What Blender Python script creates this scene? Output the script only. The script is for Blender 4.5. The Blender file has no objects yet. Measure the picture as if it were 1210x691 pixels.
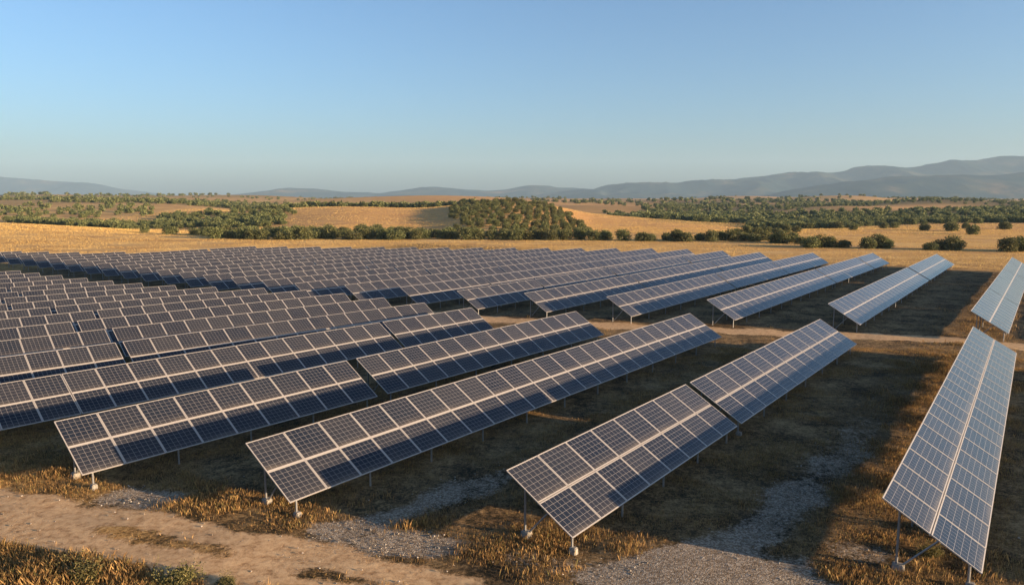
import bpy, math, random
import numpy as np
from mathutils import Vector, Matrix, noise as mnoise

random.seed(7)
RNG = np.random.default_rng(11)
S = bpy.context.scene
COL = S.collection

# ------------------------------------------------------------------ camera, sky, sun, exposure
FPX, CX, CY, HOR, CAMH = 850.0, 605.0, 345.5, 235.0, 13.0
PIT = math.atan((CY - HOR) / FPX)
cam_d = bpy.data.cameras.new('camera')
cam = bpy.data.objects.new('camera', cam_d); COL.objects.link(cam)
cam.location = (0, 0, CAMH)
cam.rotation_euler = (math.pi / 2 - PIT, 0, 0)
cam_d.sensor_width = 36; cam_d.lens = 36 * FPX / 1210
cam_d.clip_start = 0.5; cam_d.clip_end = 60000
S.camera = cam

SUN_EL, SUN_AZ = 8.6, 112.0          # azimuth clockwise from +Y (the view direction)
w = bpy.data.worlds.new('World'); S.world = w; w.use_nodes = True
nt = w.node_tree; nt.nodes.clear()
sky = nt.nodes.new('ShaderNodeTexSky'); sky.sky_type = 'NISHITA'; sky.sun_disc = False
sky.sun_elevation = math.radians(SUN_EL); sky.sun_rotation = math.radians(SUN_AZ)
sky.altitude = 200; sky.air_density = 0.95; sky.dust_density = 2.3; sky.ozone_density = 3.6
bg = nt.nodes.new('ShaderNodeBackground'); bg.inputs['Strength'].default_value = 0.095
out = nt.nodes.new('ShaderNodeOutputWorld')
nt.links.new(sky.outputs[0], bg.inputs[0]); nt.links.new(bg.outputs[0], out.inputs[0])

sd = bpy.data.lights.new('sun', 'SUN'); sd.energy = 5.0; sd.angle = math.radians(0.5); sd.color = (1.0, 0.70, 0.42)
sun = bpy.data.objects.new('sun', sd); COL.objects.link(sun)
ea, aa = math.radians(SUN_EL), math.radians(SUN_AZ)
to_sun = Vector((math.sin(aa) * math.cos(ea), math.cos(aa) * math.cos(ea), math.sin(ea)))
sun.rotation_euler = to_sun.to_track_quat('Z', 'Y').to_euler()
sun.location = (60, -20, 60)
S.view_settings.view_transform = 'Standard'; S.view_settings.look = 'None'
S.view_settings.exposure = 1.52; S.view_settings.gamma = 1.0; S.view_settings.use_curve_mapping = False
S.cycles.max_bounces = 5; S.cycles.volume_bounces = 0; S.cycles.diffuse_bounces = 3

# ------------------------------------------------------------------ helpers
def tag(o, label=None, cat=None, group=None, kind=None):
    if label: o['label'] = label
    if cat: o['category'] = cat
    if group: o['group'] = group
    if kind: o['kind'] = kind
    return o

def link(name, me, mat=None, parent=None):
    o = bpy.data.objects.new(name, me)
    if mat is not None and not me.materials: me.materials.append(mat)
    COL.objects.link(o)
    if parent is not None: o.parent = parent
    return o

def empty(name, loc=(0, 0, 0), rz=0):
    o = bpy.data.objects.new(name, None); COL.objects.link(o)
    o.empty_display_size = 0.3
    o.location = loc; o.rotation_euler = (0, 0, rz)
    return o

def np_mesh(name, V, F, smooth=False):
    """V (n,3), F (m,k) faces all of k corners"""
    V = np.ascontiguousarray(V, dtype=np.float32); F = np.ascontiguousarray(F, dtype=np.int32)
    me = bpy.data.meshes.new(name)
    me.vertices.add(len(V)); me.vertices.foreach_set('co', V.ravel())
    k = F.shape[1]
    me.loops.add(F.size); me.loops.foreach_set('vertex_index', F.ravel())
    me.polygons.add(len(F))
    me.polygons.foreach_set('loop_start', np.arange(0, F.size, k, dtype=np.int32))
    if smooth: me.polygons.foreach_set('use_smooth', np.ones(len(F), dtype=bool))
    me.update(calc_edges=True)
    return me

class MB:
    def __init__(s): s.v = []; s.f = []; s.m = []
    def box(s, lo, hi, M=None, m=0):
        b = len(s.v)
        for z in (lo[2], hi[2]):
            for x, y in ((lo[0], lo[1]), (hi[0], lo[1]), (hi[0], hi[1]), (lo[0], hi[1])):
                p = Vector((x, y, z)); s.v.append(tuple(M @ p) if M else tuple(p))
        for q in ((3, 2, 1, 0), (4, 5, 6, 7), (0, 1, 5, 4), (1, 2, 6, 5), (2, 3, 7, 6), (3, 0, 4, 7)):
            s.f.append([b + i for i in q]); s.m.append(m)
    def bar(s, a, c, wx, wy=None, up=(0, 0, 1)):
        a = Vector(a); c = Vector(c); d = c - a; L = d.length; d.normalize()
        u_ = Vector(up)
        if abs(d.dot(u_)) > .98: u_ = Vector((1, 0, 0))
        x = u_.cross(d).normalized(); y = d.cross(x)
        M = Matrix((x, y, d)).transposed().to_4x4(); M.translation = a
        wy = wy or wx
        s.box((-wx / 2, -wy / 2, 0), (wx / 2, wy / 2, L), M)
    def tube(s, pts, rad, n=8, cap=True):
        base = len(s.v)
        for i, (p, r) in enumerate(zip(pts, rad)):
            p = Vector(p)
            d = (Vector(pts[min(i + 1, len(pts) - 1)]) - Vector(pts[max(i - 1, 0)])).normalized()
            u_ = Vector((0, 0, 1)) if abs(d.z) < .95 else Vector((1, 0, 0))
            x = u_.cross(d).normalized(); y = d.cross(x)
            for k in range(n):
                a = 2 * math.pi * k / n
                s.v.append(tuple(p + x * r * math.cos(a) + y * r * math.sin(a)))
        for i in range(len(pts) - 1):
            for k in range(n):
                a = base + i * n + k; b = base + i * n + (k + 1) % n
                s.f.append([a, b, b + n, a + n]); s.m.append(0)
        if cap:
            s.f.append([base + k for k in range(n)][::-1]); s.m.append(0)
            s.f.append([base + (len(pts) - 1) * n + k for k in range(n)]); s.m.append(0)
    def mesh(s, name, mats=(), smooth=False):
        me = bpy.data.meshes.new(name); me.from_pydata(s.v, [], s.f)
        for m in mats: me.materials.append(m)
        if len(mats) > 1: me.polygons.foreach_set('material_index', s.m)
        if smooth: me.polygons.foreach_set('use_smooth', [True] * len(me.polygons))
        me.update(); return me

ONES = ['', 'first', 'second', 'third', 'fourth', 'fifth', 'sixth', 'seventh', 'eighth', 'ninth', 'tenth', 'eleventh', 'twelfth',
        'thirteenth', 'fourteenth', 'fifteenth', 'sixteenth', 'seventeenth', 'eighteenth', 'nineteenth']
TENS = {2: 'twent', 3: 'thirt', 4: 'fort', 5: 'fift', 6: 'sixt', 7: 'sevent', 8: 'eight', 9: 'ninet'}
def ordinal(n):
    if n < 20: return ONES[n]
    t, o = divmod(n, 10)
    return TENS[t] + 'ieth' if o == 0 else TENS[t] + 'y-' + ONES[o]

def px2w(x, y, z=0.0):
    dx = (x - CX) / FPX; dy = (CY - y) / FPX
    d = (dx, math.cos(PIT) + dy * math.sin(PIT), -math.sin(PIT) + dy * math.cos(PIT))
    t = (z - CAMH) / d[2]
    return (dx * t, d[1] * t)

# row frame of the array: u runs along the rows away from the front track, v across them to the right
A = math.radians(36.7)
UX, UY = math.sin(A), math.cos(A)
VX, VY = math.cos(A), -math.sin(A)
def uv2w(u, v): return (UX * u + VX * v, UY * u + VY * v)

# ------------------------------------------------------------------ materials
def mat(name):
    m = bpy.data.materials.new(name); m.use_nodes = True
    n = m.node_tree.nodes; l = m.node_tree.links
    return m, n, l, n['Principled BSDF']
def N(n, t, **kw):
    x = n.new(t)
    for k, v_ in kw.items(): setattr(x, k, v_)
    return x
def ramp(n, l, src, stops):
    r = n.new('ShaderNodeValToRGB'); e = r.color_ramp.elements
    while len(e) < len(stops): e.new(0.5)
    for q, (p, c) in zip(e, stops): q.position = p; q.color = (*c, 1) if len(c) == 3 else c
    l.new(src, r.inputs[0]); return r
def noise_tex(n, l, vec, scale, detail=4, rough=.55):
    t = n.new('ShaderNodeTexNoise'); t.inputs['Scale'].default_value = scale
    t.inputs['Detail'].default_value = detail; t.inputs['Roughness'].default_value = rough
    if vec is not None: l.new(vec, t.inputs['Vector'])
    return t
def mixc(n, l, fac, a, b, mode='MIX'):
    m = n.new('ShaderNodeMix'); m.data_type = 'RGBA'; m.blend_type = mode
    for s_, v_ in ((0, fac), (6, a), (7, b)):
        if isinstance(v_, (int, float)): m.inputs[s_].default_value = v_
        elif isinstance(v_, tuple): m.inputs[s_].default_value = (*v_, 1)
        else: l.new(v_, m.inputs[s_])
    return m.outputs[2]
def math_n(n, l, op, a, b=None, c=None, clamp=False):
    m = n.new('ShaderNodeMath'); m.operation = op; m.use_clamp = clamp
    for i, v_ in enumerate((a, b, c)):
        if v_ is None: continue
        if isinstance(v_, (int, float)): m.inputs[i].default_value = v_
        else: l.new(v_, m.inputs[i])
    return m.outputs[0]

# photovoltaic glass: cells with silver-grey grid lines, thin film of dust
PV, n, l, bs = mat('pv_glass')
uvn = N(n, 'ShaderNodeUVMap'); uvn.uv_map = 'UVMap'
sep = N(n, 'ShaderNodeSeparateXYZ'); l.new(uvn.outputs[0], sep.inputs[0])
def gridline(sock, count, width):
    a = math_n(n, l, 'MULTIPLY', sock, float(count)); f = math_n(n, l, 'FRACT', a)
    d = math_n(n, l, 'ABSOLUTE', math_n(n, l, 'SUBTRACT', f, 0.5))
    return math_n(n, l, 'GREATER_THAN', d, 0.5 - width)
gx = gridline(sep.outputs[0], 7, .025); gy = gridline(sep.outputs[1], 7, .025)
g = math_n(n, l, 'MAXIMUM', gx, gy)
bus = gridline(sep.outputs[1], 28, .05)
oi = N(n, 'ShaderNodeObjectInfo')
geo = N(n, 'ShaderNodeNewGeometry')
dn = noise_tex(n, l, geo.outputs['Position'], .55, 5)
cellc = mixc(n, l, oi.outputs['Random'], (.004, .009, .020), (.015, .019, .028))
cellc = mixc(n, l, math_n(n, l, 'MULTIPLY', bus, .15), cellc, (.14, .14, .14))
cellc = mixc(n, l, g, cellc, (.20, .19, .19))
dustf = ramp(n, l, dn.outputs[0], [(.3, (.008,) * 3), (.75, (.04,) * 3)])
cellc = mixc(n, l, dustf.outputs[0], cellc, (.34, .27, .2))
# dirt that settles along each module's lower edge
low = ramp(n, l, math_n(n, l, 'ADD', sep.outputs[1], math_n(n, l, 'MULTIPLY', math_n(n, l, 'SUBTRACT', dn.outputs[0], .5), .35)), [(0.0, (.22,) * 3), (.09, (.05,) * 3), (.3, (0,) * 3)])
cellc = mixc(n, l, low.outputs[0], cellc, (.30, .25, .19))
l.new(cellc, bs.inputs['Base Color'])
bs.inputs['IOR'].default_value = 1.36
rr = ramp(n, l, dn.outputs[0], [(.3, (.07,) * 3), (.8, (.18,) * 3)])
l.new(rr.outputs[0], bs.inputs['Roughness'])

def metal(name, col, rough, metallic, sc=8.0):
    m, n, l, b = mat(name)
    g_ = N(n, 'ShaderNodeNewGeometry')
    t = noise_tex(n, l, g_.outputs['Position'], sc, 3)
    c = mixc(n, l, t.outputs[0], tuple(x * .8 for x in col), tuple(min(1, x * 1.15) for x in col))
    l.new(c, b.inputs['Base Color']); b.inputs['Roughness'].default_value = rough; b.inputs['Metallic'].default_value = metallic
    return m
FRAME = metal('anodised_frame', (.38, .355, .33), .45, .25)
STEEL = metal('galvanised_steel', (.24, .245, .25), .55, .5)
CONC, n, l, bs = mat('concrete')
g_ = N(n, 'ShaderNodeNewGeometry'); t = noise_tex(n, l, g_.outputs['Position'], 14, 6)
c = ramp(n, l, t.outputs[0], [(.3, (.15, .135, .115)), (.7, (.30, .28, .25))]); l.new(c.outputs[0], bs.inputs['Base Color']); bs.inputs['Roughness'].default_value = .9
b_ = N(n, 'ShaderNodeBump'); b_.inputs['Strength'].default_value = .4; l.new(t.outputs[0], b_.inputs['Height']); l.new(b_.outputs[0], bs.inputs['Normal'])

def leafmat(name, stops, trans=.0):
    m, n, l, b = mat(name)
    oi = N(n, 'ShaderNodeObjectInfo'); g_ = N(n, 'ShaderNodeNewGeometry')
    r1 = ramp(n, l, g_.outputs['Random Per Island'], stops)
    t = noise_tex(n, l, g_.outputs['Position'], .12, 3)
    f = math_n(n, l, 'ADD', math_n(n, l, 'MULTIPLY', oi.outputs['Random'], .5), math_n(n, l, 'MULTIPLY', t.outputs[0], .9))
    v_ = math_n(n, l, 'MULTIPLY_ADD', f, .7, .45)
    hsv = N(n, 'ShaderNodeHueSaturation'); l.new(r1.outputs[0], hsv.inputs['Color']); l.new(v_, hsv.inputs['Value'])
    l.new(math_n(n, l, 'MULTIPLY_ADD', oi.outputs['Random'], .03, .485), hsv.inputs['Hue'])
    l.new(hsv.outputs[0], b.inputs['Base Color']); b.inputs['Roughness'].default_value = .75
    b.inputs['Specular IOR Level'].default_value = .25
    if trans:
        tr = N(n, 'ShaderNodeBsdfTranslucent'); l.new(hsv.outputs[0], tr.inputs[0])
        mx = N(n, 'ShaderNodeMixShader'); mx.inputs[0].default_value = trans
        o_ = n['Material Output']; l.new(b.outputs[0], mx.inputs[1]); l.new(tr.outputs[0], mx.inputs[2]); l.new(mx.outputs[0], o_.inputs[0])
    return m
OLIVE = leafmat('olive_leaves', [(0, (.060, .076, .028)), (.5, (.120, .130, .048)), (1, (.21, .205, .085))], .25)
GREENS = leafmat('shrub_leaves', [(0, (.06, .065, .022)), (.5, (.13, .125, .045)), (1, (.26, .22, .085))], .25)
GRASS = leafmat('dry_grass_blades', [(0, (.10, .062, .025)), (.35, (.28, .17, .062)), (.75, (.52, .34, .13)), (1, (.20, .19, .06))], .3)
STRAW = leafmat('straw', [(0, (.34, .19, .065)), (.5, (.50, .30, .105)), (1, (.62, .41, .17))], .3)
BARK = metal('bark', (.12, .09, .065), .9, 0)

# ------------------------------------------------------------------ terrain
PXS = np.array([-500, 0, 100, 200, 300, 400, 500, 580, 640, 700, 800, 900, 1000, 1100, 1210, 1700], float)
YS = np.array([150, 200, 250, 300, 380, 480, 600, 800, 1100, 1600, 2500, 5000, 9000, 30000], float)
ZT = np.array([
    # 150 200  250  300  380  480  600  800  1100 1600 2500 5000
    [0, 0.6, 1.6, 2.6, 0.5, 1.0, 3.0, 7.0, 4.0, 8.0, 12., 5., 0, 0],   # -500
    [0, 0.6, 1.8, 2.9, 0.5, 2.0, 6.0, 10., 4.0, 15., 12., 5., 0, 0],   # 0
    [0, 0.2, 0.9, 1.2, -1., 1.5, 6.2, 10.5, 4.0, 18., 12., 5., 0, 0],   # 100
    [0, 0.0, 0.3, -.6, -2., 1.5, 5.5, 9.5, 5.0, 21., 14., 5., 0, 0],   # 200
    [0, 0.0, 0.0, -.6, 1.0, 5.2, 2.0, 5.0, 6.0, 19., 12., 5., 0, 0],   # 300
    [0, 0.0, 0.0, 0.5, 4.0, 7.3, 3.0, 4.0, 11., 9.0, 11., 5., 0, 0],   # 400
    [0, 0.0, 0.0, 0.5, 3.6, 6.6, 4.0, 6.0, 12.5, 8.0, 11., 5., 0, 0],   # 500
    [0, 0.0, 0.2, 3.2, 8.0, 10.8, 3.0, 3.0, 9.0, 7.0, 10., 5., 0, 0],   # 580
    [0, 0.0, 0.2, 2.6, 7.0, 9.4, 2.0, 2.0, 4.0, 5.0, 9.0, 5., 0, 0],   # 640
    [0, 0.0, 0.0, 0.6, 2.2, 3.4, -2., 2.0, 4.0, 4.0, 8.0, 5., 0, 0],   # 700
    [0, 0.0, 0.0, 0.2, 0.4, -.6, -4., 0.0, 4.5, 5.0, 8.0, 5., 0, 0],   # 800
    [0, 0.0, 0.0, 0.0, -2., -3., -3., 1.5, 9.0, 4.0, 20., 5., 0, 0],   # 900
    [0, 0.0, 0.0, 0.3, -1.5, -1.5, 0.0, 8.0, 3.0, 13.0, 8.0, 5., 0, 0],  # 1000
    [0, 0.0, 0.0, 0.5, 0.0, -.5, 2.0, 4.0, 9.5, 3.0, 15.0, 5., 0, 0],   # 1100
    [0, 0.0, 0.0, 0.5, 0.5, 0.0, 2.0, 5.5, 7.0, 4.0, 8.0, 5., 0, 0],   # 1210
    [0, 0.0, 0.0, 0.5, 0.5, 0.0, 2.0, 5.5, 7.0, 4.0, 8.0, 5., 0, 0]])
def cr(p0, p1, p2, p3, t):
    m1 = (p2 - p0) * .5; m2 = (p3 - p1) * .5
    t2 = t * t; t3 = t2 * t
    return (2 * t3 - 3 * t2 + 1) * p1 + (t3 - 2 * t2 + t) * m1 + (-2 * t3 + 3 * t2) * p2 + (t3 - t2) * m2
def height(X, Y):
    X = np.asarray(X, float); Y = np.asarray(Y, float)
    Yc = np.maximum(Y, 1.0)
    px = np.clip(CX + 857 * X / np.maximum(Yc, 60), -499, 1699)
    i = np.clip(np.searchsorted(PXS, px) - 1, 0, len(PXS) - 2)
    tx = (px - PXS[i]) / (PXS[i + 1] - PXS[i])
    ly = np.log(np.clip(Yc, 150.01, 29990)); LY = np.log(YS)
    j = np.clip(np.searchsorted(LY, ly) - 1, 0, len(YS) - 2)
    ty = (ly - LY[j]) / (LY[j + 1] - LY[j])
    ni, nj = len(PXS), len(YS)
    def col(ii):
        ii = np.clip(ii, 0, ni - 1)
        return cr(ZT[ii, np.clip(j - 1, 0, nj - 1)], ZT[ii, j], ZT[ii, j + 1], ZT[ii, np.clip(j + 2, 0, nj - 1)], ty)
    h = cr(col(i - 1), col(i), col(i + 1), col(i + 2), tx)
    q_ = np.clip((Yc - 520) / 500, 0, 1) * (px > -600)
    h = h + q_ * (4.6 * np.sin(X * .0085 + 1.5 * np.sin(Y * .0031)) * np.sin(Y * .0093 + X * .002) + 2.6 * np.sin(X * .0037 - Y * .0058 + 2))
    h = h + np.clip((Yc - 260) / 400, 0, 1) * (np.sin(X * .013 + Y * .006) * .5 + np.sin(X * .004 - Y * .009 + 1) * .7)
    return np.where(Y < 150, 0, h)

def seg_dist(X, Y, pts):
    d = np.full(X.shape, 1e9); tt = np.zeros(X.shape)
    for k, ((x0, y0), (x1, y1)) in enumerate(zip(pts[:-1], pts[1:])):
        dx, dy = x1 - x0, y1 - y0
        t = np.clip(((X - x0) * dx + (Y - y0) * dy) / (dx * dx + dy * dy), 0, 1)
        q = np.hypot(X - x0 - t * dx, Y - y0 - t * dy)
        m = q < d; d = np.where(m, q, d); tt = np.where(m, k + t, tt)
    return d, tt
def sm(x, a, b):
    t = np.clip((x - a) / (b - a), 0, 1); return t * t * (3 - 2 * t)
def wob(X, Y, f, s=0.):
    return (np.sin(X * f + 1.3 * np.sin(Y * f * .7 + s)) + np.sin(Y * f * 1.31 + 1.7 * np.sin(X * f * .53 + s * 2) + s)) * .5

ROAD1 = [px2w(x, y) for x, y in ((-260, 575), (-100, 592), (0, 605), (150, 630), (300, 660), (440, 692), (640, 745), (900, 830))]
ROAD2 = [px2w(x, y) for x, y in ((1500, 428), (1210, 410), (1130, 402), (1000, 396), (870, 391), (720, 384.5), (610, 379), (520, 372))] + \
        [uv2w(56.0, -62), uv2w(52, -75), uv2w(47.5, -95), uv2w(45.5, -120), uv2w(45, -160), uv2w(44, -230)]
AISLE_A = [px2w(x, y) for x, y in ((380, 640), (440, 618), (520, 590), (600, 560), (680, 533), (780, 500), (900, 455))]
AISLE_B = [px2w(x, y) for x, y in ((780, 720), (850, 668), (910, 615), (985, 545), (1040, 480), (1075, 435), (1090, 410))]
GRAVEL = [(px2w(150, 592), 1.8, .75), (px2w(475, 642), 1.7, .95), (px2w(395, 627), 1.3, .8), (px2w(860, 672), 2.6, 1.2), (px2w(900, 700), 2.5, 1.5),
          (px2w(640, 660), 1.4, .4), (px2w(790, 690), 2.6, 1.2), (px2w(1010, 655), 1.0, .5)]

def cover(X, Y):
    """R dirt road, G gravel, B green-dark scrub, A orange stubble field"""
    d1, _ = seg_dist(X, Y, ROAD1); d2, _ = seg_dist(X, Y, ROAD2)
    wo = wob(X, Y, .9) * .35 + wob(X, Y, 2.3, 2.) * .18
    road = np.maximum(1 - sm(d1 + wo, 1.5, 2.5), 1 - sm(d2 + wo * .8, 1.3, 2.1))
    # grassy crown between the ruts
    crown = (1 - sm(np.abs(d1 + wo * .5), .25, .6)) * sm(wob(X, Y, .7, 5.) + .3 * wob(X, Y, 2.7, 1.), -.35, .35)
    road = road * (1 - .72 * crown)
    ga, ta = seg_dist(X, Y, AISLE_A); gb, tb = seg_dist(X, Y, AISLE_B)
    gr = (1 - sm(ga + wo, .4, 1.7)) * (1 - sm(ta, 2.2, 4.6)) * .62
    gr = np.maximum(gr, (1 - sm(gb + wo, .4, 1.9)) * (1 - sm(tb, 2.2, 5.2)) * .62)
    for (c, r, st) in GRAVEL:
        gr = np.maximum(gr, (1 - sm(np.hypot((X - c[0]) / 1.6, Y - c[1]) + wo, r * .4, r)) * min(1, st))
    gr = gr * (1 - road * .6)
    u = X * UX + Y * UY; v = X * VX + Y * VY
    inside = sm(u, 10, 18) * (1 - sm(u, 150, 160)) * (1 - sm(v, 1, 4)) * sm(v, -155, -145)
    px = CX + 857 * X / np.maximum(Y, 30)
    far = sm(Y, 240, 300)
    orange = far * sm(wob(X, Y, .004, 3.) + wob(X, Y, .0013, 1.), -.5, .1)
    mid = sm(px, 180, 230) * (1 - sm(px, 905, 925)) * sm(Y, 270, 290) * (1 - sm(Y, 500, 560))
    orange = np.maximum(orange, mid)
    scrub = far * (1 - mid) * sm(wob(X, Y, .006, 9.), -.1, .6) * .45
    # woodland floor of the right-hand hills
    wood = sm(px, 740, 800) * sm(Y, 360 + (px - 760) * .0, 430) * (1 - sm(Y, 1200, 1500))
    scrub = np.maximum(scrub * .7, wood * sm(wob(X, Y, .013, 3.), -.9, -.2) * .7)
    return road, gr, np.clip(scrub + inside * .0, 0, 1), orange, inside

def axis(fine_lo, fine_hi, step, grow, lo, hi):
    a = list(np.arange(fine_lo, fine_hi + 1e-6, step))
    s = step
    while a[-1] < hi: s *= grow; a.append(a[-1] + max(s, step)); s = min(s, abs(a[-1]) * .03 + step)
    s = step; b = [a[0]]
    while b[-1] > lo: s *= grow; b.append(b[-1] - s); s = min(s, abs(b[-1]) * .03 + step)
    return np.array(b[::-1][:-1] + a)
xs = axis(-34, 40, .4, 1.06, -9500, 9500)
ys = axis(14, 56, .4, 1.05, -300, 13000)
GX, GY = np.meshgrid(xs, ys)
GZ = height(GX, GY)
nx, ny = len(xs), len(ys)
GZ = GZ + (GY < 140) * (wob(GX, GY, .35, 4.) * .05 + wob(GX, GY, 1.1, 1.) * .025)
idx = np.arange(nx * ny).reshape(ny, nx)
F = np.stack([idx[:-1, :-1], idx[:-1, 1:], idx[1:, 1:], idx[1:, :-1]], -1).reshape(-1, 4)
dr_, _t = seg_dist(GX, GY, ROAD1)
GZ = GZ - .05 * np.exp(-((dr_ - .95) / .32) ** 2) + .03 * np.exp(-(dr_ / .4) ** 2)
gme = np_mesh('ground', np.stack([GX, GY, GZ], -1).reshape(-1, 3), F, True)
rd, gv, sc_, og, ins = cover(GX, GY)
ca = gme.color_attributes.new('cover', 'FLOAT_COLOR', 'POINT')
ca.data.foreach_set('color', np.stack([rd, gv, sc_, og], -1).astype(np.float32).ravel())
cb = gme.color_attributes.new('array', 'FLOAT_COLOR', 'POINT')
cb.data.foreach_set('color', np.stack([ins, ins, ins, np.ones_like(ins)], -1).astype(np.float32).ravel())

GM, n, l, bs = mat('dry_ground')
geo = N(n, 'ShaderNodeNewGeometry'); P = geo.outputs['Position']
at = N(n, 'ShaderNodeAttribute'); at.attribute_name = 'cover'
at2 = N(n, 'ShaderNodeAttribute'); at2.attribute_name = 'array'
sp = N(n, 'ShaderNodeSeparateColor'); l.new(at.outputs['Color'], sp.inputs[0])
n1 = noise_tex(n, l, P, .35, 8, .65); n2 = noise_tex(n, l, P, 2.2, 10, .78); n3 = noise_tex(n, l, P, .06, 5); n4 = noise_tex(n, l, P, 14., 4, .7)
n5 = noise_tex(n, l, P, 7.5, 6, .75)
mixn = math_n(n, l, 'ADD', math_n(n, l, 'MULTIPLY', n1.outputs[0], .34), math_n(n, l, 'MULTIPLY', n2.outputs[0], .36))
mixn = math_n(n, l, 'ADD', mixn, math_n(n, l, 'MULTIPLY', n5.outputs[0], .30))
mixn = math_n(n, l, 'MULTIPLY_ADD', mixn, 1.75, -.375, clamp=True)
grass = ramp(n, l, mixn, [(.38, (.045, .036, .016)), (.46, (.20, .115, .042)), (.53, (.42, .25, .09)), (.62, (.60, .40, .16))])
agrass = ramp(n, l, mixn, [(.38, (.022, .019, .010)), (.46, (.085, .056, .028)), (.53, (.18, .115, .055)), (.62, (.34, .225, .11))])  # duller aisle grass, its colour also darkened to deepen the shade between rows
green = ramp(n, l, n1.outputs[0], [(.4, (.0,) * 3), (.62, (.55,) * 3)])
far_g = ramp(n, l, n3.outputs[0], [(.35, (.46, .26, .09)), (.5, (.60, .37, .135)), (.65, (.66, .45, .19))])
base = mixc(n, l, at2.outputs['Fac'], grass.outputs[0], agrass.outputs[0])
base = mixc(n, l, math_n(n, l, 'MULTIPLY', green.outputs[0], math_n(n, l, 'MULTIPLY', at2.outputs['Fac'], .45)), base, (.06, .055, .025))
# beyond the array: stubble
cd = N(n, 'ShaderNodeSeparateXYZ'); l.new(P, cd.inputs[0])
fy = N(n, 'ShaderNodeMapRange'); fy.inputs[1].default_value = 125; fy.inputs[2].default_value = 175; l.new(cd.outputs[1], fy.inputs[0])
fv = math_n(n, l, 'MULTIPLY', fy.outputs[0], math_n(n, l, 'SUBTRACT', 1.0, at2.outputs['Fac']), clamp=True)
stub = mixc(n, l, math_n(n, l, 'MULTIPLY', n1.outputs[0], .3), far_g.outputs[0], (.16, .10, .04))
mp = N(n, 'ShaderNodeMapping'); mp.inputs['Scale'].default_value = (.012, .16, .1); mp.inputs['Rotation'].default_value = (0, 0, .12); l.new(P, mp.inputs['Vector'])
nb = noise_tex(n, l, mp.outputs[0], 1.0, 7, .68)
band = ramp(n, l, nb.outputs[0], [(.42, (0,) * 3), (.62, (.6,) * 3)])
stub = mixc(n, l, band.outputs[0], stub, (.34, .18, .07))
stub = mixc(n, l, math_n(n, l, 'MULTIPLY', at.outputs['Alpha'], .6), stub, (.52, .27, .10))
base = mixc(n, l, math_n(n, l, 'MULTIPLY', fv, .9), base, stub)
base = mixc(n, l, sp.outputs[2], base, (.085, .085, .035))
dirt = ramp(n, l, n2.outputs[0], [(.36, (.24, .14, .068)), (.47, (.44, .28, .145)), (.6, (.57, .385, .21))])
rf = math_n(n, l, 'MULTIPLY_ADD', math_n(n, l, 'SUBTRACT', mixn, .5), 1.5, sp.outputs[0], clamp=True)
rf = ramp(n, l, rf, [(.35, (0,) * 3), (.65, (1,) * 3)]).outputs[0]
base = mixc(n, l, rf, base, dirt.outputs[0])
vo = N(n, 'ShaderNodeTexVoronoi'); vo.inputs['Scale'].default_value = 17.; l.new(P, vo.inputs['Vector'])
vsep = N(n, 'ShaderNodeSeparateColor'); l.new(vo.outputs['Color'], vsep.inputs[0])
stone = ramp(n, l, vsep.outputs[0], [(0, (.14, .105, .075)), (.5, (.27, .22, .165)), (1, (.48, .42, .34))])
gf = math_n(n, l, 'MULTIPLY_ADD', math_n(n, l, 'SUBTRACT', mixn, .5), 2.3, math_n(n, l, 'MULTIPLY', sp.outputs[1], 1.0), clamp=True)
gf = ramp(n, l, gf, [(.34, (0,) * 3), (.6, (1,) * 3)]).outputs[0]
base = mixc(n, l, math_n(n, l, 'MULTIPLY', gf, .8), base, stone.outputs[0])
l.new(base, bs.inputs['Base Color']); bs.inputs['Roughness'].default_value = .95; bs.inputs['Specular IOR Level'].default_value = .1
# relief: grass tussocks and stones, gentle on the roads
hgt = math_n(n, l, 'ADD', math_n(n, l, 'MULTIPLY', n2.outputs[0], .16), math_n(n, l, 'MULTIPLY', n4.outputs[0], .05))
hgt = math_n(n, l, 'MULTIPLY', hgt, math_n(n, l, 'MULTIPLY_ADD', rf, -.75, 1.0))
hgt = math_n(n, l, 'ADD', hgt, math_n(n, l, 'MULTIPLY', math_n(n, l, 'MULTIPLY', vo.outputs['Distance'], gf), -.07))
bp = N(n, 'ShaderNodeBump'); bp.inputs['Strength'].default_value = .8; bp.inputs['Distance'].default_value = 1.0
l.new(hgt, bp.inputs['Height']); l.new(bp.outputs[0], bs.inputs['Normal'])
ground = link('ground', gme, GM); tag(ground, kind='structure')

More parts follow.
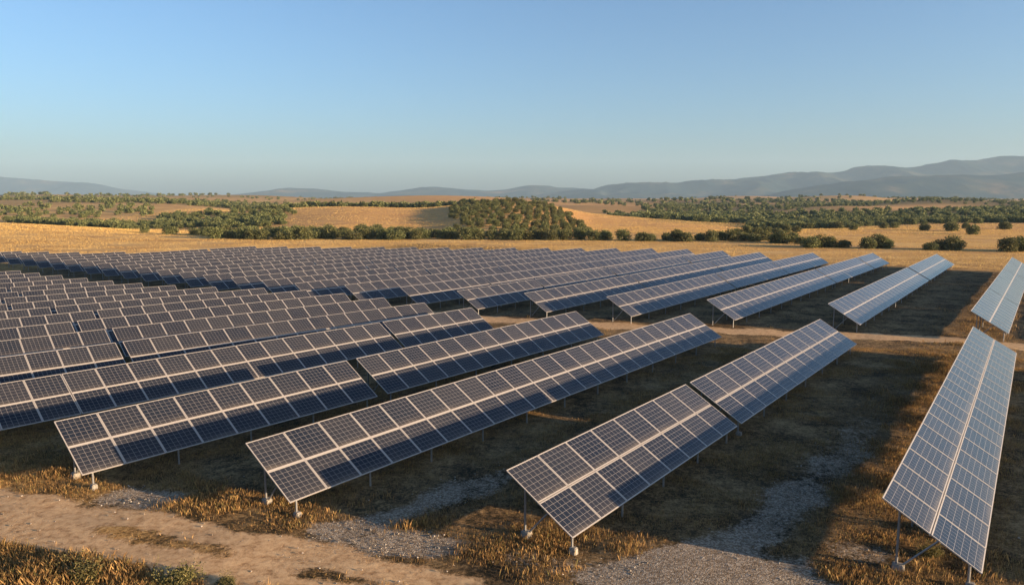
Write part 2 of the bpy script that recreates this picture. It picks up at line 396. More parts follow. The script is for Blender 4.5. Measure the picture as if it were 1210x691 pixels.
# mountains: ridges with depth far behind the plain
MT, n, l, bs = mat('mountain_scrub_haze')
geo = N(n, 'ShaderNodeNewGeometry')
a1 = noise_tex(n, l, geo.outputs['Position'], .0016, 9, .62)
c = ramp(n, l, a1.outputs[0], [(.38, (.012, .028, .034)), (.52, (.026, .044, .044)), (.60, (.065, .066, .05)), (.72, (.22, .15, .085))])  # scrub tones shifted to blue, distance haze put into the colour
l.new(c.outputs[0], bs.inputs['Base Color']); bs.inputs['Roughness'].default_value = 1; bs.inputs['Specular IOR Level'].default_value = 0
def ridge(name, pts, dist, depth, seed, amp):
    pxs = np.array([p[0] for p in pts], float); pys = np.array([p[1] for p in pts], float)
    n_u, n_w = 420, 46
    px = np.linspace(pxs[0], pxs[-1], n_u); crest = CAMH + dist * (HOR - np.interp(px, pxs, pys)) / 857
    k = np.ones(9) / 9; crest = np.convolve(np.pad(crest, 4, 'edge'), k, 'valid')
    wv = np.linspace(-1, 1, n_w)
    V = np.zeros((n_w, n_u, 3))
    for j, t in enumerate(wv):
        Yv = dist + t * depth
        prof = 1 - abs(t) ** 1.25
        for i in range(n_u):
            Xv = (px[i] - CX) / 857 * dist
            q = mnoise.ridged_multi_fractal(Vector((Xv * .0011 + seed, Yv * .0008, seed)), 1.0, 2.1, 6, 1.0, 2.0)
            q2 = mnoise.noise(Vector((Xv * .006 + seed, Yv * .004, 3)))
            env = prof * (1 - prof * .8) * 4 * .5
            z = crest[i] * prof + amp * env * (q - 1.2) * min(1, crest[i] / 150) + q2 * amp * .08 * prof
            V[j, i] = (Xv, Yv, z - 6)
    idx = np.arange(n_u * n_w).reshape(n_w, n_u)
    F = np.stack([idx[:-1, :-1], idx[:-1, 1:], idx[1:, 1:], idx[1:, :-1]], -1).reshape(-1, 4)
    o = link(name, np_mesh(name, V.reshape(-1, 3), F, True), MT); tag(o, kind='structure'); return o
ridge('mountain_range', [(560, 236), (640, 230), (690, 223), (740, 217), (800, 214.5), (830, 213), (880, 209), (940, 203.5), (985, 199), (1020, 196), (1060, 195), (1100, 192), (1150, 189), (1210, 183), (1300, 176), (1500, 190), (1600, 200)], 9000, 1700, 3.1, 120)
ridge('front_hills', [(860, 236), (900, 230), (950, 221), (1000, 214), (1050, 209), (1100, 207), (1150, 205), (1210, 201), (1300, 196), (1550, 205)], 6600, 900, 8.3, 60)
ridge('centre_hills', [(230, 236), (280, 229), (335, 222), (370, 223), (410, 226), (450, 228), (475, 223), (510, 219.5), (540, 222), (575, 224), (600, 222), (627, 218), (660, 221), (690, 222), (720, 224), (760, 226), (840, 236)], 10200, 1200, 5.7, 40)
ridge('left_hills', [(-400, 212), (-200, 205), (-60, 206), (0, 208), (40, 212), (80, 214), (115, 217), (150, 224), (190, 229), (240, 236)], 12400, 1100, 1.9, 40)

# haze: one even box of air
hz = MB(); hz.box((-11000, -500, -12), (11000, 14500, 760))
HM = bpy.data.materials.new('air'); HM.use_nodes = True
hn = HM.node_tree.nodes; hn.clear()
pv = hn.new('ShaderNodeVolumePrincipled'); pv.inputs['Color'].default_value = (.52, .76, 1.0, 1); pv.inputs['Density'].default_value = .000056
pv.inputs['Anisotropy'].default_value = 0.0
ho = hn.new('ShaderNodeOutputMaterial'); HM.node_tree.links.new(pv.outputs[0], ho.inputs['Volume'])
haze = link('haze', hz.mesh('haze'), HM); tag(haze, kind='stuff')

# ------------------------------------------------------------------ solar tables
SL_W = 3.56; TILT = math.atan2(1.83, 3.05); ZLO, ZHI = .87, 2.70
ct, st = math.cos(TILT), math.sin(TILT)
MODH = 1.76
_mod = {}
def module_mesh(wd):
    key = round(wd / .03)
    if key in _mod: return _mod[key]
    wx = key * .03 - .02; hy = MODH; t = .04; fw = .042
    if wx <= 0: wx = 1
    me = bpy.data.meshes.new('solar_module')
    o = [(0, 0), (wx, 0), (wx, hy), (0, hy)]; i = [(fw, fw), (wx - fw, fw), (wx - fw, hy - fw), (fw, hy - fw)]
    V = [(x, y, -t) for x, y in o] + [(x, y, 0) for x, y in o] + [(x, y, 0) for x, y in i] + [(x, y, -.006) for x, y in i]
    Fc = [[3, 2, 1, 0]]
    for k in range(4):
        j = (k + 1) % 4
        Fc += [[k, j, 4 + j, 4 + k], [4 + k, 4 + j, 8 + j, 8 + k], [8 + k, 8 + j, 12 + j, 12 + k]]
    Fc.append([12, 13, 14, 15])
    me.from_pydata(V, [], Fc)
    me.materials.append(FRAME); me.materials.append(PV)
    me.polygons[len(Fc) - 1].material_index = 1
    uvl = me.uv_layers.new(name='UVMap')
    p = me.polygons[len(Fc) - 1]
    for li, c_ in zip(p.loop_indices, ((0, 0), (1, 0), (1, 1), (0, 1))): uvl.data[li].uv = c_
    me.update(); _mod[key] = me
    return me
_pieces = {}
def piece(key, fn):
    if key not in _pieces: _pieces[key] = fn()
    return _pieces[key]
def slope(y, dz=0.):     # a point on the table plane, y horizontal from the low edge
    return ZLO + y / 3.05 * 1.83 + dz
RY, FY, BY = 2.55, .38, 1.25          # rear post, front post, brace top (horizontal from low edge)
def rear_post():
    m = MB(); m.tube([(0, RY, -.1), (0, RY, slope(RY, -.16))], [.045, .045], 8); m.box((-.09, RY - .09, slope(RY) - .22), (.09, RY + .09, slope(RY) - .165)); return m.mesh('post', [STEEL])
def front_post():
    m = MB(); m.tube([(0, FY, -.1), (0, FY, slope(FY, -.16))], [.045, .045], 8); m.box((-.09, FY - .09, slope(FY) - .22), (.09, FY + .09, slope(FY) - .165)); return m.mesh('post', [STEEL])
def brace_m():
    m = MB(); m.tube([(0, RY - .22, .22), (0, BY, slope(BY, -.16))], [.035, .035], 8); m.tube([(-.07, BY, slope(BY, -.14)), (.07, BY, slope(BY, -.14))], [.075, .075], 10); return m.mesh('brace', [STEEL])
def rafter_m():
    m = MB(); m.bar((0, .25, slope(.25, -.125)), (0, 2.8, slope(2.8, -.125)), .06, .08); return m.mesh('rafter', [STEEL])
def footing_m(y, s):
    def f():
        import bmesh
        bm = bmesh.new(); bmesh.ops.create_cube(bm, size=1)
        bmesh.ops.scale(bm, vec=(s, s * 1.25, .32), verts=bm.verts)
        for v_ in bm.verts:
            if v_.co.z > 0: v_.co.x *= .86; v_.co.y *= .86
        bmesh.ops.translate(bm, vec=(0, y - .06, .05), verts=bm.verts)
        bmesh.ops.bevel(bm, geom=bm.edges[:], offset=.03, segments=2, affect='EDGES')
        me = bpy.data.meshes.new('footing'); bm.to_mesh(me); bm.free(); me.materials.append(CONC); return me
    return f
def rail_m(L, y):
    m = MB(); m.bar((.05, y, slope(y, -.066)), (L - .05, y, slope(y, -.066)), .05, .05, up=(0, -math.sin(TILT), math.cos(TILT))); return m.mesh('rail', [STEEL])
def seam_m(L, dz=0.):
    m = MB(); R = Matrix.Translation((0, 0, ZLO)) @ Matrix.Rotation(TILT, 4, 'X')
    m.box((.01, MODH - .012 + (.02 if dz else 0), -.035 - dz), (L - .01, MODH + .052 - (.02 if dz else 0), -.008 - dz), R); return m.mesh('seam_cover', [FRAME])

def make_table(u0, v0, u1, v1, nmod, detail, label, group):
    """(u, v) of the top edge's two ends; low edge lies 3.05 m to the right"""
    x0, y0 = uv2w(u0, v0); x1, y1 = uv2w(u1, v1)
    th = math.atan2(y1 - y0, x1 - x0); L = math.hypot(x1 - x0, y1 - y0)
    # origin at the low edge
    nxv, nyv = math.sin(th), -math.cos(th)
    ox, oy = x0 + nxv * 3.05, y0 + nyv * 3.05
    wd = L / nmod; wd = round(wd / .03) * .03; L = wd * nmod
    t = empty('solar_table', (ox, oy, 0), th); tag(t, label, 'solar panels', group)
    me = module_mesh(wd)
    for k in range(nmod):
        for r in (0, 1):
            o = bpy.data.objects.new('solar_module', me); COL.objects.link(o); o.parent = t
            s = r * (MODH + .04)
            o.location = (k * wd, s * ct, ZLO + s * st); o.rotation_euler = (TILT + random.uniform(-.0025, .0025), random.uniform(-.002, .002), 0)
    key = round(L, 2)
    dz = .04 if wd > 2.0 else 0.
    link('seam_cover', piece(('s', key, dz), lambda: seam_m(L, dz)), None, t)
    for y in (.55, 1.2, 1.95, 2.6):
        if detail or y in (.55, 2.6): link('rail', piece(('r', key, y), lambda: rail_m(L, y)), None, t)
    npost = max(2, int(round(L / 4.2)) + 1)
    for k in range(npost):
        x = .55 + (L - 1.1) * k / (npost - 1)
        items = [('post', 'rp', rear_post), ('post', 'fp', front_post)]
        if detail or k in (0, npost - 1): items += [('brace', 'br', brace_m), ('rafter', 'ra', rafter_m)]
        if detail and k == 0: items += [('footing', 'fr', footing_m(RY, .34)), ('footing', 'ff', footing_m(FY, .26))]
        for nm, ky, fn in items:
            o = link(nm, piece(ky, fn), None, t); o.location = (x, 0, 0)
    return t

NEAR = [  # right to left: list of tables ((u0, v0), (u1, v1), modules)
    [((26.9, -3.95), (68.9, -4.4), 20)],
    [((21.1, -16.0), (37.5, -15.72), 8), ((37.95, -15.7), (65.2, -15.35), 13)],
    [((16.9, -26.75), (61.3, -25.65), 24)],
    [((13.3, -36.6), (30.1, -35.65), 9), ((30.75, -35.6), (56.2, -34.6), 14)]]
lv = [-46.7, -54.5, -61, -66.7, -72, -77.2, -82.3, -87.4, -92.5, -97.7, -103, -108.7, -114.3, -119.7]
rv = [-43.8, -49.7, -55.7, -61.8, -67.5, -73, -78.5, -84, -89.5, -95.2, -101, -107.4, -113.6, -119.3]
lu = [14.4, 17.5, 19.2, 21, 23, 24.3, 26, 27.8, 29.4, 31, 32.8, 34.6, 36.5, 38.3]
ue = [52.4, 51.9, 52.2, 52.0, 51.2, 49.5, 46.8, 44.8, 43.4, 42.6, 42.0, 41.6, 41.0, 40.6]
for a_, b_, c_, e_ in zip(lv, rv, lu, ue):
    s0 = c_ - 6.5                                   # starts left of the picture
    k = (b_ - a_) / (e_ - c_)
    at_v = lambda u: a_ + k * (u - c_)
    L = e_ - s0
    if a_ == -46.7: cuts = [(s0, 17.5), (17.5, 41.2), (41.55, e_)]
    elif L > 34: q = s0 + random.uniform(11, 17); cuts = [(s0, q), (q + .4, e_ - random.choice((0, 9.4))), (e_ - 9.1, e_)]
    elif L > 18: q = s0 + random.uniform(6, 11); cuts = [(s0, q), (q + .35, e_)]
    else: cuts = [(s0, e_)]
    if len(cuts) == 3 and cuts[1][1] > cuts[2][0]: cuts = [cuts[0], (cuts[1][0], e_)]
    NEAR.append([((p, at_v(p)), (q, at_v(q)), max(2, round((q - p) / 1.88))) for p, q in cuts])
for p_, q_, nm_, lab in (((33, 15.2), (70, 15.0), 18, 'added unseen panel table beyond the right edge, shading grass by the near rightmost one'), ((86, 15.2), (158, 15.0), 36, 'added unseen panel table beyond the right edge, shading grass by the far rightmost one')):
    make_table(*p_, *q_, nm_, False, lab, 'tilted solar panel tables in parallel rows')  # unseen tables, added out of view for the shadow they cast on the grass
PLACE = {1: ['the only table'], 2: ['its front table', 'its far table'], 3: ['its front table', 'its middle table', 'its far table']}
LOOK_N = ['pale glossy panel table', 'dark glass panel table', 'long half-shaded panel table', 'dark panel table']
for r, row in enumerate(NEAR):
    for k, (p, q, nm) in enumerate(row):
        pos = PLACE[len(row)][k]
        look = LOOK_N[r] if r < 4 else 'dark panel table'
        rr_ = 'rightmost row' if r == 0 else '%s row from the right' % ordinal(r + 1)
        lab = ('%s, %s of the near block' % (look, rr_)) if len(row) == 1 else ('%s, %s near block, %s' % (look, rr_, pos))
        make_table(*p, *q, nm, r < 6, lab, 'tilted solar panel tables in parallel rows')

fv_ = [-5.3, -17.1, -27.8, -37.2, -45.9, -53.2, -60.8, -67.8, -74, -80, -86, -92, -98, -104, -110, -116, -122, -128, -134, -140, -146, -152, -158, -164, -170]
def interp(x, pts):
    pts = sorted(pts); return float(np.interp(x, [p[0] for p in pts], [p[1] for p in pts]))
fs_ = [(-5.3, 78.5), (-17.2, 75.4), (-27.8, 70.9), (-37.2, 66.7), (-45.9, 63.8), (-53, 61), (-62, 59.3), (-68, 57), (-74, 54.5), (-91, 53), (-152, 51.7), (-170, 50.5)]
fe_ = [(-5.3, 156.2), (-17, 157), (-27, 153), (-36, 147), (-46, 141.5), (-55, 141), (-64, 141.5), (-80, 131), (-96, 121), (-140, 93), (-146, 68), (-152, 62), (-160, 58), (-170, 54)]
JOINT = {0: [100, 131], 1: [124], 2: [112, 139], 3: [97, 121], 4: [88, 116]}
NTH = ['nearest', 'second', 'third', 'fourth', 'fifth', 'sixth']
for r, v_ in enumerate(fv_):
    s0, e0 = interp(v_, fs_), interp(v_, fe_)
    if r in JOINT: js = JOINT[r]
    else:
        js = []; q = s0 + random.choice((15, 19, 23, 30))
        while q < e0 - 9: js.append(q); q += random.choice((19, 23, 27, 30))
    dv = .8 if v_ < -20 else .3
    at_v = lambda u: v_ + dv * (u - s0) / 80
    edges = [s0] + js + [e0]
    segs = [(a_ + (.2 if i else 0), b_ - (.2 if i < len(edges) - 2 else 0)) for i, (a_, b_) in enumerate(zip(edges[:-1], edges[1:]))]
    for k, (p, q) in enumerate(segs):
        rr_ = 'rightmost row' if r == 0 else '%s row from right' % ordinal(r + 1)
        look = 'sky-blue glossy panel table' if r < 5 else 'grey-blue panel table'
        pos = '' if len(segs) == 1 else (', farthest from track' if k == len(segs) - 1 else ', %s to track' % NTH[k] if k == 0 else ', %s from track' % NTH[k])
        lab = '%s in far block, %s%s' % (look, rr_, pos)
        make_table(p, at_v(p), q, at_v(q), max(2, round((q - p) / 1.95)), False, lab, 'tilted solar panel tables in parallel rows')

# ------------------------------------------------------------------ vegetation
def crown_arrays(rng, nl, leaf, rx, rz, lobes, z0):
    """leaf quads spread through a few overlapping lobes"""
    cs = []
    for k in range(lobes):
        a = rng.uniform(0, 2 * math.pi); r = rng.uniform(.15, .62) * rx
        cs.append((math.cos(a) * r, math.sin(a) * r, z0 + rz * (rng.uniform(.85, 1.35) - .75 * r / rx), rng.uniform(.36, .64)))
    cs.append((0, 0, z0 + rz * .9, .75)); cs.append((.3, -.2, z0 + rz * .35, .8)); cs.append((-.4, .3, z0 + rz * .4, .7))
    cs = np.array(cs)
    w_ = cs[:, 3] ** 2; k = rng.choice(len(cs), nl, p=w_ / w_.sum())
    d = rng.normal(size=(nl, 3)); d /= np.linalg.norm(d, axis=1)[:, None]
    rad = rng.uniform(.55, 1.08, nl) * cs[k, 3]
    c = cs[k, :3] + d * rad[:, None] * np.array([rx, rx, rz])
    lo_ = c[:, 2] < .15; c[lo_, 2] = rng.uniform(.1, .8, lo_.sum())
    t = rng.normal(size=(nl, 3)); t += d * .3
    t /= np.linalg.norm(t, axis=1)[:, None]
    nrm = np.cross(t, rng.normal(size=(nl, 3)) + d); nrm /= np.linalg.norm(nrm, axis=1)[:, None] + 1e-9
    b = np.cross(nrm, t)
    s = leaf * rng.uniform(.6, 1.35, nl)[:, None]
    q = np.stack([c - t * s, c + b * s * .62, c + t * s, c - b * s * .62], 1)
    return q.reshape(-1, 3)
def leaves_mesh(name, V): return np_mesh(name, V, np.arange(len(V)).reshape(-1, 4))
PROTO = []
for k in range(8):
    rng = np.random.default_rng(100 + k)
    V = crown_arrays(rng, 2000, .19, 2.5 * (1 if k % 2 else 1.1), 1.75 * (1.1 if k % 3 else .85), 7, .25)
    me = leaves_mesh('crown', V); me.materials.append(OLIVE)
    m = MB(); m.tube([(0, 0, -.3), (.06, .02, .5), (.02, .1, 1.1)], [.26, .19, .15], 8)
    for q in range(4):
        a = q * 1.6 + k; r = 1.2
        m.tube([(.02, .08, .8), (math.cos(a) * .5, math.sin(a) * .5, 1.4), (math.cos(a) * r, math.sin(a) * r, 2.3)], [.12, .08, .03], 6)
    PROTO.append((me, m.mesh('trunk', [BARK], True)))

def pxw(px, Y): return ((px - CX) / 857 * Y, Y)
TREES = []      # (X, Y, scale, zone, row)
rnd = random.Random(5)
def add(px, Y, s, zone, row=0):
    X, Y = pxw(px, Y); TREES.append((X, Y, s, zone, row))
# hedge line beyond the panels
for row, (Y, a_, b_, st_) in enumerate(((234, 252, 545, 14), (243, 262, 560, 14), (253, 245, 550, 15), (265, 240, 450, 17))):
    p = a_
    while p < b_:
        add(p + rnd.uniform(-3, 3), Y + rnd.uniform(-3, 3), rnd.uniform(.95, 1.28), 'hedge', row); p += st_ * rnd.uniform(.85, 1.25)
for p in (552, 567, 583, 598, 611, 624, 637, 652, 668, 685, 704, 716):
    add(p, 232 + rnd.uniform(-3, 2), rnd.uniform(.95, 1.25), 'hedge', 0)
for p in (738, 760, 769, 790, 801, 812, 829, 842, 855, 866, 880, 893, 906): add(p, 226 + rnd.uniform(-6, 3), rnd.uniform(.9, 1.15), 'line')
for p, Y, s in ((918, 214, .95), (927, 212, 1.05), (940, 216, .9), (948, 209, .85)): add(p, Y, s, 'line')
for p, Y, s in ((872, 262, .9), (884, 268, 1.05), (897, 259, 1.), (908, 270, 1.1), (920, 262, .9), (931, 275, 1.), (943, 280, .9), (1010, 296, .8)): add(p, Y, s, 'gap')
for p, Y, s in ((962, 193, 1.15), (973, 196, 1.1), (984, 195, .9), (999, 194, .95), (1029, 190, 1.1), (1041, 192, 1.15), (1051, 191, .9), (1104, 184, .9), (1116, 186, 1.15), (1130, 184, 1.1),
                (1196, 178, 1.1), (1206, 182, 1.1), (1216, 180, 1.2)): add(p, Y, s, 'bush')
for p, Y, s in ((1095, 290, 1.0), (1127, 285, 1.25), (1153, 262, 1.05), (1190, 300, 1.2), (1144, 312, .8), (1046, 318, .9), (1058, 322, 1.)): add(p, Y, s, 'field')
for p, Y, s in ((198, 262, 1.15), (228, 263, .9), (237, 268, .85), (168, 275, .8)): add(p, Y, s, 'left')
# grove on the hill, planted in lines
for row in range(22):
    Y = 246 + row * 9.5
    lo = np.interp(Y, [240, 300, 380, 460], [548, 536, 530, 536]); hi = np.interp(Y, [240, 300, 380, 460], [712, 690, 672, 652])
    for k_ in range(-12, 16):
        Xg = (k_ + (row % 2) * .5) * 7.6 + .05 * (Y - 250)
        p = CX + 857 * Xg / Y
        if lo < p < hi and rnd.random() < .97: add(p + rnd.uniform(-2.5, 2.5), Y + rnd.uniform(-1.2, 1.2), rnd.uniform(.7, 1.0), 'grove', row)
TREES_FAR = []
def scatter(pxa, pxb, Ya, Yb, nn, s0, s1, fn=None):
    c_ = 0; tries = 0
    while c_ < nn and tries < nn * 20:
        tries += 1
        p = rnd.uniform(pxa, pxb); Y = math.exp(rnd.uniform(math.log(Ya), math.log(Yb)))
        if fn and not fn(p, Y): continue
        c_ += 1; X, Y = pxw(p, Y); TREES_FAR.append((X, Y, rnd.uniform(s0, s1)))
cl = lambda f, th, s_=0.: (lambda p, Y: wob(np.float64((p - CX) / 857 * Y), np.float64(Y), f, s_) + rnd.uniform(-.3, .3) > th)
scatter(-60, 335, 335, 415, 300, .75, 1.15, lambda p, Y: Y > 325 + max(0, 90 - p) * .8 and wob(np.float64(p * .5), np.float64(Y), .05) > -.5)
scatter(-60, 180, 450, 620, 110, .8, 1.2, cl(.012, .1))
scatter(180, 350, 400, 480, 90, .8, 1.2)
scatter(335, 560, 500, 545, 150, 1.0, 1.4)
scatter(60, 350, 640, 760, 160, .9, 1.4, lambda p, Y: abs(Y - 660 - (350 - p) * .25) < 30)
scatter(-100, 460, 850, 1500, 850, 1., 1.6, cl(.006, -.1, 1.))
scatter(-100, 600, 1500, 3400, 700, 1.4, 2.4, cl(.004, -.2, 2.))
scatter(430, 640, 560, 1100, 160, 1., 1.5, cl(.008, .45, 4.))
scatter(700, 900, 470, 700, 320, 1., 1.5, lambda p, Y: (p - 700) > (700 - Y) * .35)
scatter(880, 1300, 345, 480, 420, .85, 1.3, lambda p, Y: Y > 350 + 25 * math.sin(p * .03) and (p < 1010 or Y > 385) )
scatter(760, 1300, 480, 1150, 1150, .9, 1.5, cl(.013, -.35, 3.))
scatter(600, 1300, 1150, 3300, 800, 1.2, 2.2, cl(.005, .05, 6.))
TREES.sort(key=lambda t: t[1] / t[2])
extra = sorted(TREES_FAR, key=lambda t: t[1] / t[2])
room = 300 - len(TREES)
if room > 0:
    for (X, Y, s) in extra[:room]: TREES.append((X, Y, s, 'back', 0))
    far = extra[room:]
else:
    far = [t[:3] for t in TREES[300:]] + TREES_FAR; TREES = TREES[:300]
print('trees', len(TREES), 'far', len(far))
ZN = {'hedge': ('dense olive tree', 'hedge beyond panels'), 'line': ('round bush-like olive', 'line below the orange slope'), 'bush': ('wide low olive bush', 'golden field behind right-hand rows'),
      'field': ('small lone olive', 'golden field at right'), 'gap': ('khaki olive tree', 'patch behind the right bushes'), 'left': ('small dark olive', 'left golden field edge'), 'grove': ('olive tree', 'hillside grove'), 'back': ('olive tree', 'woodland far behind')}
order = {}
for t in TREES: order.setdefault((t[3], t[4]), []).append(t)
for (zone, row), ts in order.items():
    ts.sort(key=lambda t: t[0] / t[1])
    for i, (X, Y, s, _, _) in enumerate(ts):
        look, where = ZN[zone]
        wh = where if zone not in ('hedge', 'grove') else ('%s row of the %s' % (ordinal(row + 1), where))
        lab = '%s in the %s, %s from left' % (look, wh, ordinal(i + 1) if i < 99 else ordinal(i % 99 + 1))
        k = rnd.randrange(len(PROTO))
        e = empty('olive_tree', (X, Y, float(height(X, Y)) - .1), rnd.uniform(0, 6.28)); tag(e, lab, 'tree', 'olive trees on the hills beyond the array')
        e.scale = (s, s, s * rnd.uniform(.85, 1.1))
        link('crown', PROTO[k][0], None, e); link('trunk', PROTO[k][1], None, e)
# the rest of the woodland as one mass
lowV = {}
for q, (nl, lf) in enumerate(((420, .36), (150, .62), (60, 1.0))):
    lowV[q] = [crown_arrays(np.random.default_rng(300 + q * 10 + k), nl, lf, 2.6, 1.8, 4, .6) for k in range(5)]
parts = []
fx = np.array([t[0] for t in far]); fy_ = np.array([t[1] for t in far]); fz = height(fx, fy_)
for (X, Y, s), z in zip(far, fz):
    q = 0 if Y < 480 else 1 if Y < 1000 else 2
    V = lowV[q][rnd.randrange(5)]; a = rnd.uniform(0, 6.28); c_, s_ = math.cos(a), math.sin(a)
    sz = s * rnd.uniform(.8, 1.1)
    parts.append(np.stack([(V[:, 0] * c_ - V[:, 1] * s_) * s + X, (V[:, 0] * s_ + V[:, 1] * c_) * s + Y, V[:, 2] * sz + z - .2], 1))
wl = link('woodland', leaves_mesh('woodland', np.concatenate(parts)), OLIVE)
tag(wl, 'green olive woodland covering the far hills behind the golden fields', 'woodland', kind='stuff')

# ------------------------------------------------------------------ near grass, stones, shrubs
def grass_blades(rng, X, Y, H, nb, spread):
    """tufts at X,Y: nb blades each, one triangle a blade"""
    n_ = len(X)
    bx = np.repeat(X, nb) + rng.normal(0, 1, n_ * nb) * np.repeat(spread, nb)
    by = np.repeat(Y, nb) + rng.normal(0, 1, n_ * nb) * np.repeat(spread, nb)
    hh = np.repeat(H, nb) * rng.uniform(.45, 1.15, n_ * nb)
    a = rng.uniform(0, 2 * math.pi, n_ * nb); lean = rng.uniform(.05, .5, n_ * nb) * hh
    la = rng.uniform(0, 2 * math.pi, n_ * nb)
    w2 = rng.uniform(.002, .006, n_ * nb) * (1 + hh)
    z = np.full_like(bx, -.04)
    p0 = np.stack([bx - np.cos(a) * w2, by - np.sin(a) * w2, z], 1); p1 = np.stack([bx + np.cos(a) * w2, by + np.sin(a) * w2, z], 1)
    m = np.stack([bx + np.cos(la) * lean * .35, by + np.sin(la) * lean * .35, hh * .6], 1)
    side = np.stack([np.cos(a) * w2 * .6, np.sin(a) * w2 * .6, np.zeros_like(w2)], 1)
    tip = np.stack([bx + np.cos(la) * lean, by + np.sin(la) * lean, hh], 1)
    return np.stack([p0, p1, m + side, tip], 1).reshape(-1, 3)
def tufts(count, xr, yr, hr, nb, spread, keep, seed):
    rng = np.random.default_rng(seed)
    X = rng.uniform(*xr, count); Y = rng.uniform(*yr, count)
    rd, gv, sc_, og, ins = cover(X, Y)
    pr = keep(X, Y, rd, gv, ins)
    m = rng.uniform(0, 1, count) < pr
    X, Y = X[m], Y[m]
    H = rng.uniform(*hr, len(X)) * (.75 + .4 * wob(X, Y, .8, 2.))
    return grass_blades(rng, X, Y, H, nb, np.full(len(X), spread))
def keep_gen(X, Y, rd, gv, ins):
    return (1 - sm(rd, .1, .5)) * (1 - sm(gv, .15, .6)) * sm(wob(X, Y, 1.1, 7.) + .5 * wob(X, Y, 3.1, 1.), -.7, .8) * (CAMH > 0)
d1g = lambda X, Y: seg_dist(X, Y, ROAD1)[0]
def side_front(X, Y):
    """below the front track"""
    xs_ = np.array([p[0] for p in ROAD1]); ys_ = np.array([p[1] for p in ROAD1]); o = np.argsort(xs_)
    return Y < np.interp(X, xs_[o], ys_[o])
def keep_tall(X, Y, rd, gv, ins):
    return (d1g(X, Y) > 2.0) * side_front(X, Y) * (1 - sm(rd, .05, .3)) * sm(-X, -1, 5) * sm(wob(X, Y, 1.3, 3.), -1.1, .3)
def keep_edge(X, Y, rd, gv, ins):
    u = X * UX + Y * UY; v = X * VX + Y * VY
    ue_ = np.interp(v, [-40, -33, -13, 0, 8], [12, 13.5, 21.5, 27, 31])
    return (d1g(X, Y) > 2.0) * (1 - side_front(X, Y) * .7) * (1 - sm(rd, .1, .4)) * (1 - sm(gv, .1, .5)) * np.exp(-((u - ue_ + .2) / 2.2) ** 2) * sm(wob(X, Y, 1.2, 5.), -.6, .4)
G = [tufts(170000, (-32, 42), (16, 62), (.04, .19), 11, .20, keep_gen, 1),
     tufts(30000, (-60, 80), (55, 130), (.14, .34), 6, .25, lambda X, Y, r, g_, i: keep_gen(X, Y, r, g_, i) * .6, 2),
     tufts(40000, (-32, 4), (16, 34), (.12, .58), 34, .19, keep_tall, 3),
     tufts(30000, (-30, 34), (16, 44), (.07, .36), 26, .20, keep_edge, 4)]
def keep_strip(X, Y, rd, gv, ins):
    u = X * UX + Y * UY; v = X * VX + Y * VY
    return (u > 24) * (u < 158) * (1 - sm(rd, .1, .4)) * (1 - sm(gv, .1, .45)) * np.exp(-((v + 5.0) / 2.0) ** 2) * sm(wob(X, Y, 1.4, 2.) + .6 * wob(X, Y, 3.3, 4.), -.7, .5)
G.append(tufts(90000, (5, 60), (15, 66), (.08, .38), 13, .16, keep_strip, 5))
G.append(tufts(60000, (36, 100), (55, 132), (.12, .45), 7, .25, keep_strip, 6))
SG = []
def straw(count, xr, yr, h_, wd, keep, seed):
    rng = np.random.default_rng(seed); X = rng.uniform(*xr, count); Y = rng.uniform(*yr, count)
    m = rng.uniform(0, 1, count) < keep(X, Y); X, Y = X[m], Y[m]; Z = height(X, Y)
    a = rng.uniform(0, math.pi, len(X)); w_ = wd * rng.uniform(.5, 1.4, len(X)); hh = h_ * rng.uniform(.5, 1.3, len(X)); lx = rng.normal(0, .25, len(X)) * hh; ly = rng.normal(0, .25, len(X)) * hh
    c_, s_ = np.cos(a) * w_, np.sin(a) * w_
    return np.stack([np.stack([X - c_, Y - s_, Z - .03], 1), np.stack([X + c_, Y + s_, Z - .03], 1), np.stack([X + c_ * .5 + lx, Y + s_ * .5 + ly, Z + hh], 1), np.stack([X - c_ * .6 + lx, Y - s_ * .6 + ly, Z + hh * .85], 1)], 1).reshape(-1, 3)
def outside(X, Y):
    u = X * UX + Y * UY; v = X * VX + Y * VY
    ue_ = np.interp(v, [-172, -146, -140, -96, -80, -64, -36, -27, -5], [61, 69, 94, 122, 132, 143, 149, 155, 158])
    o_ = (u > ue_ + 1.5) | (v > 1.5) | (v < -174)
    return (o_ & (Y > 100)) * sm(wob(X, Y, .25, 3.) + .6 * wob(X, Y, .07, 1.), -1.3, .2)
SG.append(straw(420000, (-230, 200), (105, 330), .17, .035, outside, 9))
SG.append(straw(200000, (-260, 260), (255, 620), .25, .08, lambda X, Y: outside(X, Y) * .8, 10))
GV = np.concatenate(G)
gobj = link('dry_grass', np_mesh('dry_grass', GV, np.arange(len(GV)).reshape(-1, 4)), GRASS)
tag(gobj, 'dry golden grass and weeds growing between the panel rows and along the track', 'grass', kind='stuff')

SV = np.concatenate(SG)
sobj = link('straw_stubble', np_mesh('straw_stubble', SV, np.arange(len(SV)).reshape(-1, 4)), STRAW)
tag(sobj, 'golden straw stubble standing in the fields beyond the panel rows', 'stubble', kind='stuff')

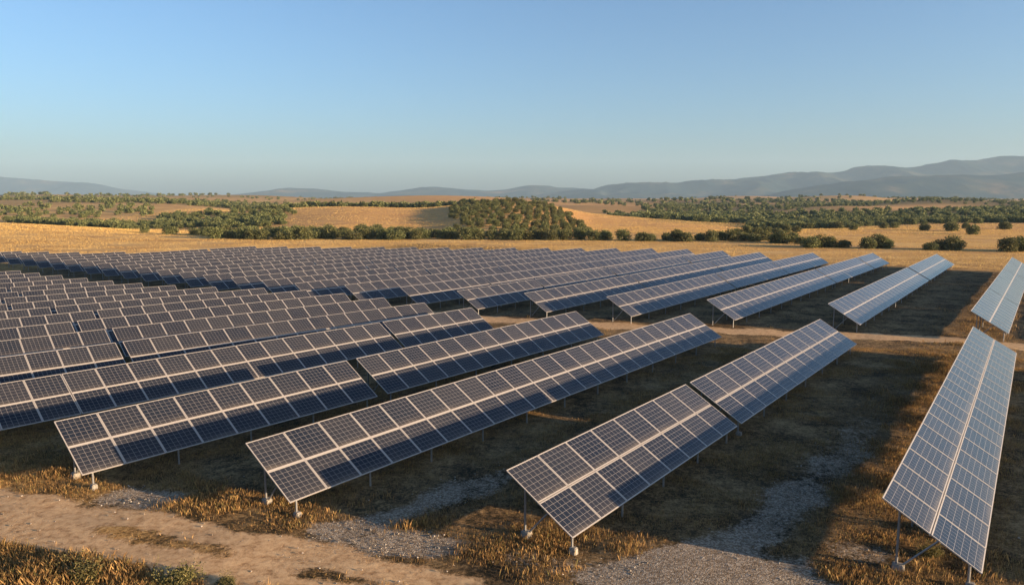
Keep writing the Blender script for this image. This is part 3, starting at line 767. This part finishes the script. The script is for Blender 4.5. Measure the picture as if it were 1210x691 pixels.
ST, n, l, bs = mat('stones')
g_ = N(n, 'ShaderNodeNewGeometry'); c = ramp(n, l, g_.outputs['Random Per Island'], [(0, (.13, .11, .085)), (.6, (.23, .20, .165)), (1, (.38, .345, .30))])
l.new(c.outputs[0], bs.inputs['Base Color']); bs.inputs['Roughness'].default_value = .9
rng = np.random.default_rng(21)
X = rng.uniform(-30, 36, 150000); Y = rng.uniform(16, 48, 150000)
rd, gv, *_ = cover(X, Y)
m = rng.uniform(0, 1, len(X)) < np.clip(gv * .6 + rd * .05 + .008, 0, 1)
X, Y = X[m], Y[m]; print('stones', len(X))
ico_v = np.array([(1, 0, 0), (-1, 0, 0), (0, 1, 0), (0, -1, 0), (0, 0, 1), (0, 0, -1)], float)
ico_f = np.array([(0, 2, 4), (2, 1, 4), (1, 3, 4), (3, 0, 4), (2, 0, 5), (1, 2, 5), (3, 1, 5), (0, 3, 5)])
r = (.012 + .045 * rng.uniform(0, 1, len(X)) ** 4)
V = ico_v[None] * (r[:, None, None] * rng.uniform(.6, 1.25, (len(X), 6, 1)))
V[:, :, 2] *= .7
a = rng.uniform(0, 6.28, len(X)); ca_, sa_ = np.cos(a)[:, None], np.sin(a)[:, None]
V = np.stack([V[:, :, 0] * ca_ - V[:, :, 1] * sa_ + X[:, None], V[:, :, 0] * sa_ + V[:, :, 1] * ca_ + Y[:, None], V[:, :, 2] + r[:, None] * .35], 2)
Fs = (ico_f[None] + (np.arange(len(X)) * 6)[:, None, None]).reshape(-1, 3)
so = link('gravel_stones', np_mesh('gravel_stones', V.reshape(-1, 3), Fs), ST)
tag(so, 'pale loose stones scattered over gravel patches and the dirt track', 'gravel', kind='stuff')

def shrub(px, py, s, label, seed, mt):
    X, Y = px2w(px, py); rng = np.random.default_rng(seed)
    V = crown_arrays(rng, 3600, .032, .62, .34, 7, .05)
    V[:, 2] = np.maximum(V[:, 2] - .12, .0)
    me = leaves_mesh('foliage', V); me.materials.append(mt)
    e = empty('shrub', (X, Y, 0), rnd.uniform(0, 6)); e.scale = (s, s, s); tag(e, label, 'shrub', 'low shrubs in the grass by the track')
    link('foliage', me, None, e)
    m = MB()
    for k in range(7):
        a = k * .9; m.tube([(0, 0, -.05), (math.cos(a) * .2, math.sin(a) * .2, .25), (math.cos(a) * .4, math.sin(a) * .4, .5)], [.015, .011, .006], 5)
    link('stems', m.mesh('stems', [BARK]), None, e)
shrub(98, 684, 1.15, 'pale yellow-green shrub in the tall grass at the lower left', 41, GREENS)
shrub(212, 690, 1.05, 'darker green shrub at the bottom edge, right of the pale one', 42, GREENS)
shrub(268, 693, .6, 'smallest green shrub, beside the track edge at the bottom', 43, GREENS)
shrub(1120, 630, .9, 'green weedy shrub under the rightmost panel table', 44, GREENS)
shrub(1098, 655, .7, 'yellow-green weedy shrub beside the brace of the rightmost table', 45, GREENS)
